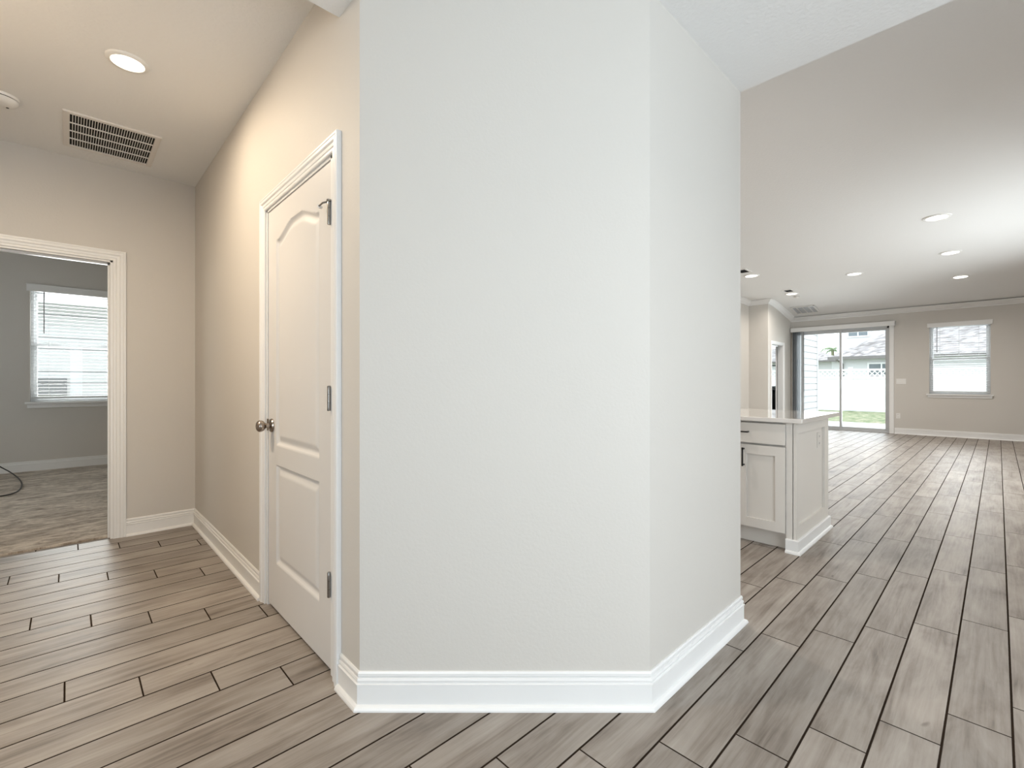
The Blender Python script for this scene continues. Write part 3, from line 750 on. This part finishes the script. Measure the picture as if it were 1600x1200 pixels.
for (y0, y1, lab) in units:
    c = thing('island_cabinet', (IX0+.3, (y0+y1)/2, 0), lab, 'cabinet', 'cabinets under the island countertop')
    MB().box(IX0+.018, IX0+.60, y0, y1, .105, ZU).box(IX0, IX0+.018, y0, y0+.018, .105, ZU).box(IX0, IX0+.018, y1-.018, y1, .105, ZU).build('body', 'cabinet', c)
    MB().box(IX0+.055, IX0+.60, y0, y1, 0.0, .105).build('toe_kick', 'cabinet', c)
    dr = MB().box(XFC-.019, XFC, y0, y1-.003, .713, .854).build('drawer', 'cabinet', c, bevel=.0015)
    ymid = (y0+y1)/2; pull(dr, (XFC-.019, ymid-.085, .790), (XFC-.019, ymid+.085, .790))
    for (q0, q1, hy_) in ((y0, ymid-.0015, ymid-.050), (ymid+.0015, y1-.003, ymid+.050)):
        dd = shaker(MB(), q0, q1, .122, .699, XFC).build('door', 'cabinet', c)
        pull(dd, (XFC-.019, hy_, .550), (XFC-.019, hy_, .672))
ep = thing('island_end_panel', (3.82, IY0+.03, 0), 'white recessed-panel end of the kitchen island facing the walkway', 'cabinet')
fr = MB(); y_ = IY0
ub0, ub1 = 3.465, 4.118
fr.box(IX0-.012, ub0, y_, y_+.024, 0, ZU).box(ub1, IX1, y_, y_+.024, 0, ZU).box(ub0, ub1, y_, y_+.024, .797, ZU).box(ub0, ub1, y_, y_+.024, 0, .177)
fr.box(IX0-.012, IX0+.0, y_+.020, 1.009, 0, ZU)
fr.build('panel_frame', 'cabinet', ep)
MB().box(ub0, ub1, y_+.017, y_+.023, .177, .797).box(IX0, IX1, y_+.020, 1.009, 0, ZU).build('panel', 'cabinet', ep)
MB().box(IX0+.603, IX1, 1.0125, 3.36, 0, ZU).build('back_panel', 'cabinet', ep)
bpz = [(0, 0), (.028, 0), (.027, .008), (.022, .015), (.014, .019), (.014, .085), (.010, .090), (0, .090)]
MB().sweep([(IX0-.012, 1.009, 0), (IX0-.012, y_, 0), (IX1, y_, 0), (IX1, 3.36, 0)], bpz, side=-1).build('base_moulding', 'trim', ep)
outlet(lambda a, d, z: (4.005+a, IY0+.017-d, .705+z), 'pale outlet plate on the island end panel', 'cabinet')

# ------------------------------------------------------------------ cable loop on the bedroom carpet
def pix(px, py, z):      # metres on a level plane through a reading of the photograph
    dz = EYE-z; zz = 727*dz/(py-597); t = (px-833)/727
    return (zz*(1+t)/math.sqrt(2), zz*(1-t)/math.sqrt(2), z)
raw = [(-60, 700, .46), (-30, 712, .31), (1, 729.7, .14), (14.7, 737, .08), (27.5, 746, .035), (34, 755.3, .018), (31, 764.5, .017), (20, 771, .017), (0, 775.5, .017), (-30, 780, .017), (-80, 780, .017)]
ctrl = [Vector(pix(*r)) for r in raw]
def catmull(P, n=8):
    out = []
    for i in range(len(P)-1):
        p0, p1, p2, p3 = P[max(i-1, 0)], P[i], P[i+1], P[min(i+2, len(P)-1)]
        for k in range(n):
            t = k/n; out.append(.5*((2*p1)+(-p0+p2)*t+(2*p0-5*p1+4*p2-p3)*t*t+(-p0+3*p1-3*p2+p3)*t**3))
    out.append(P[-1]); return out
tag(MB().tube(catmull(ctrl), .0062, 10).build('black_cable', 'cord', None, smooth=True), 'thin black cable looping over the bedroom carpet', 'cable')

# ------------------------------------------------------------------ outside, beyond the sliding door
struct('ground', MB().box(UF+.16, 90, -40, 60, -.4, -.25).box(-30, UF+.16, VB+.16, 60, -.4, -.25), 'grass', 'ground beyond the houses', 'ground')
GZ = -.12
gx = MB(); nx, ny = 60, 70
for i in range(nx+1):
    for j in range(ny+1):
        x = 14.2+(23.65-14.2)*(i/nx)**1.2; y = -14+34*j/ny
        gx.v.append((x, y, GZ+.03*math.sin(x*1.9)*math.cos(y*1.3)+random.uniform(-.012, .012)))
for i in range(nx):
    for j in range(ny):
        a = i*(ny+1)+j; gx.f.append((a, a+ny+1, a+ny+2, a+1))
gx2 = gx.build('lawn', 'grass', None); tag(gx2, 'patchy green lawn behind the glass door', 'grass', kind='stuff')
tag(MB().box(UF+.15, 16.2, -1.5, VK-.05, -.2, -.03).build('patio_slab', 'concrete', None), 'pale concrete patio slab outside the sliding door', 'patio')
FX = 23.8
fe_ = thing('vinyl_fence', (FX, 3.5, GZ), 'white vinyl fence with lattice top behind the lawn', 'fence')
posts = [4.50+2.43*k for k in range(-5, 5)]
for y in posts:
    MB().box(FX-.065, FX+.065, y-.065, y+.065, -.25, 1.76).prism([(FX-.075, y-.075), (FX+.075, y-.075), (FX+.075, y+.075), (FX-.075, y+.075)], 1.76, 1.78).build('post', 'vinyl', fe_)
for y, y2 in zip(posts[:-1], posts[1:]):
    p = MB().box(FX-.012, FX+.012, y+.065, y2-.065, GZ+.05, 1.30)
    k = y+.065+.15
    while k < y2-.1: p.box(FX-.016, FX-.012, k-.004, k+.004, GZ+.1, 1.28); k += .15
    p.box(FX-.035, FX+.035, y+.06, y2-.06, GZ+.02, GZ+.15); p.box(FX-.035, FX+.035, y+.06, y2-.06, 1.28, 1.38); p.box(FX-.035, FX+.035, y+.06, y2-.06, 1.62, 1.70)
    p.build('panel', 'vinyl', fe_)
    l = MB(); st = .18; zz0, zz1 = 1.37, 1.63; hgt = zz1-zz0
    k = y-hgt
    while k < y2:
        for s_ in (0, 1):
            a_, b_ = (k, k+hgt) if s_ == 0 else (k+hgt, k)
            # clip to the section
            t0, t1 = 0., 1.
            lo, hi = y+.06, y2-.06
            if a_ != b_:
                ta, tb = (lo-a_)/(b_-a_), (hi-a_)/(b_-a_); t0, t1 = max(0, min(ta, tb)), min(1, max(ta, tb))
            if t1-t0 > .05:
                p0 = Vector((FX-.006+.008*s_, a_+(b_-a_)*t0, zz0+hgt*t0)); p1 = Vector((FX-.006+.008*s_, a_+(b_-a_)*t1, zz0+hgt*t1))
                dd = (p1-p0).normalized(); nn = Vector((0, -dd.z, dd.y))*.017; tt = Vector((.004, 0, 0))
                i = len(l.v)
                for q in (p0, p1):
                    for u_, v_ in ((-1, -1), (1, -1), (1, 1), (-1, 1)): l.v.append(tuple(q+nn*u_+tt*v_))
                l.f += [(i, i+1, i+2, i+3), (i+4, i+7, i+6, i+5)]+[(i+e, i+(e+1) % 4, i+4+(e+1) % 4, i+4+e) for e in range(4)]
        k += st
    l.build('lattice', 'vinyl', fe_)
# neighbour house behind the fence: hipped single storey front with a taller part behind
nh = thing('neighbor_house', (34, 4, GZ), 'pale house with grey shingle roof behind the fence, right of the door bar', 'house')
HX, HY = 31.0, 6.3
MB().box(HX, HX+9, -9, HY, -.25, 2.55).build('lower_wall', 'stucco', nh)
rf = MB(); ez = 2.55; ov = .45; rz = 5.4; run = 4.6
e = [(HX-ov, -9.5, ez), (HX-ov, HY+ov, ez), (HX+9, HY+ov, ez), (HX+9, -9.5, ez)]
r0 = (HX-ov+run, -9.5, rz); r1 = (HX-ov+run, HY+ov-run, rz)
rf.quad(e[0], e[1], r1, r0); rf.tri(e[1], e[2], r1); rf.tri(e[2], e[3], r1); rf.tri(e[3], r0, r1)
rf.quad(e[0], e[3], e[2], e[1])
rf.build('roof', 'shingle', nh)
MB().box(HX-ov-.10, HX-ov, -9.5, HY+ov+.1, 2.40, 2.56).build('gutter', 'gutter', nh)
MB().tube([(HX-ov-.05, HY+ov-.3, 2.42), (HX-.12, HY-.1, 2.15), (HX-.12, HY-.1, 0)], .05, 8).build('downspout', 'gutter', nh)
def hwin(par, x, y0, y1, z0, z1, cols=2):
    o = MB().box(x-.05, x+.02, y0-.08, y1+.08, z0-.08, z0).box(x-.05, x+.02, y0-.08, y1+.08, z1, z1+.08).box(x-.05, x+.02, y0-.08, y0, z0, z1).box(x-.05, x+.02, y1, y1+.08, z0, z1)
    for k in range(1, cols): yy = y0+(y1-y0)*k/cols; o.box(x-.05, x+.02, yy-.03, yy+.03, z0, z1)
    o.box(x-.045, x+.02, y0, y1, (z0+z1)/2-.02, (z0+z1)/2+.02)
    f_ = o.build('window', 'vinyl', par); MB().box(x-.03, x-.02, y0, y1, z0, z1).build('pane', 'glasswin', f_)
hwin(nh, HX, 3.35, 5.0, .9, 2.12, 3)
MB().box(HX+4.2, HX+12, -3, 7.4, 2.56, 7.2).build('upper_wall', 'stucco', nh)
hwin(nh, HX+4.2, 5.75, 6.75, 4.05, 4.85, 2)
# smaller house at the left
n2 = thing('neighbor_house', (48, 13.5, GZ), 'small distant house with grey roof at the left of the glass door view', 'house')
MB().box(44, 52, 9.6, 18, -.25, 2.9).build('lower_wall', 'stucco', n2)
q = MB(); b_ = [(43.5, 9.1, 2.9), (43.5, 18.5, 2.9), (52.5, 18.5, 2.9), (52.5, 9.1, 2.9)]; t1 = (48, 13.2, 4.5); t2 = (48, 14.6, 4.5)
q.quad(b_[0], b_[1], t2, t1); q.tri(b_[1], b_[2], t2); q.quad(b_[2], b_[3], t1, t2); q.tri(b_[3], b_[0], t1); q.quad(b_[0], b_[3], b_[2], b_[1]); q.build('roof', 'shingle', n2)
MB().box(43.38, 43.5, 9.1, 18.5, 2.78, 2.92).build('gutter', 'gutter', n2)
# palm
px_, py_ = 56.0, 12.0
pm = thing('palm_tree', (px_, py_, GZ), 'small palm crown above the roofs left of the door bar', 'tree')
MB().tube([(px_, py_, GZ), (px_+.1, py_+.1, 2.4), (px_, py_+.15, 4.5)], [.2, .16, .13], 10).build('trunk', 'trunk', pm)
fr_ = MB()
for k in range(22):
    a_ = k*2.4; L_ = 1.0+.2*math.sin(k*1.7); lift = .9 if k % 2 else .35; top_ = Vector((px_, py_+.15, 4.45)); d_ = Vector((math.cos(a_), math.sin(a_), 0))
    pp = [top_+d_*L_*t+Vector((0, 0, lift*t*1.4-(1.5*t*t))) for t in [e_/7 for e_ in range(8)]]
    fr_.tube(pp, .018, 5)
    side_ = Vector((-d_.y, d_.x, 0))
    for e_ in range(1, 8):
        w_ = .38*math.sin(PI*e_/8.5)+.08
        for sg_ in (-1, 1):
            for off in (0, .5):
                base_ = pp[e_]*(1-off)+pp[e_-1]*off; tip = base_+side_*sg_*w_+d_*.12-Vector((0, 0, .14)); wd = d_*.035
                fr_.prism([(0, 0), (1, 0), (0, 1)], 0, 1) if False else None
                i = len(fr_.v); fr_.v += [tuple(base_-wd), tuple(base_+wd), tuple(tip), tuple(base_+Vector((0, 0, .01)))]
                fr_.f += [(i, i+1, i+2), (i, i+3, i+2), (i+1, i+3, i+2), (i, i+1, i+3)]
fr_.build('fronds', 'foliage', pm)
# ------------------------------------------------------------------ outside the bedroom window
yard = MB().box(-8, 9, VB+.16, 11.98, -.24, GZ); tag(yard.build('side_yard', 'grass', None), 'strip of grass outside the bedroom window', 'grass', kind='stuff')
sh = thing('neighbor_house', (0, 13, GZ), 'white lap-sided house outside the bedroom window', 'house')
NY = 12.0
s2 = MB().box(-9, 9, NY+.03, NY+5, -.25, 2.62); h = -.1
while h < 2.55:
    s2.prism([(-9, NY+.03), (-9, NY), (9, NY), (9, NY+.03)], h, [h+.20, h+.185, h+.185, h+.20]); h += .205
s2.build('lower_wall', 'siding', sh)
MB().box(-9.4, 9.4, NY-.42, NY, 2.56, 2.60).build('soffit', 'vinyl', sh)
MB().box(-9.4, 9.4, NY-.47, NY-.42, 2.50, 2.68).build('fascia', 'vinyl', sh)
MB().quad((-9.4, NY-.52, 2.69), (9.4, NY-.52, 2.69), (9.4, NY+4, 4.9), (-9.4, NY+4, 4.9)).quad((-9.4, NY-.52, 2.66), (-9.4, NY+4, 4.87), (9.4, NY+4, 4.87), (9.4, NY-.52, 2.66)).quad((-9.4, NY-.52, 2.66), (9.4, NY-.52, 2.66), (9.4, NY-.52, 2.69), (-9.4, NY-.52, 2.69)).build('roof', 'shingle', sh)
lv_ = MB()
vx0, vx1, vz0, vz1 = -.40, -.03, .93, 1.19
vt = MB().box(vx0-.02, vx1+.02, NY-.04, NY, vz0-.02, vz0).box(vx0-.02, vx1+.02, NY-.04, NY, vz1, vz1+.02).box(vx0-.02, vx0, NY-.04, NY, vz0, vz1).box(vx1, vx1+.02, NY-.04, NY, vz0, vz1).build('wall_vent', 'greyrail', sh)
for k in range(4): lv_.prism([(vx0, NY-.035), (vx1, NY-.035), (vx1, NY-.002), (vx0, NY-.002)], [vz0+.065*k]*4, [vz0+.065*k+.04]*4)
lv_.build('louvres', 'greyrail', vt)
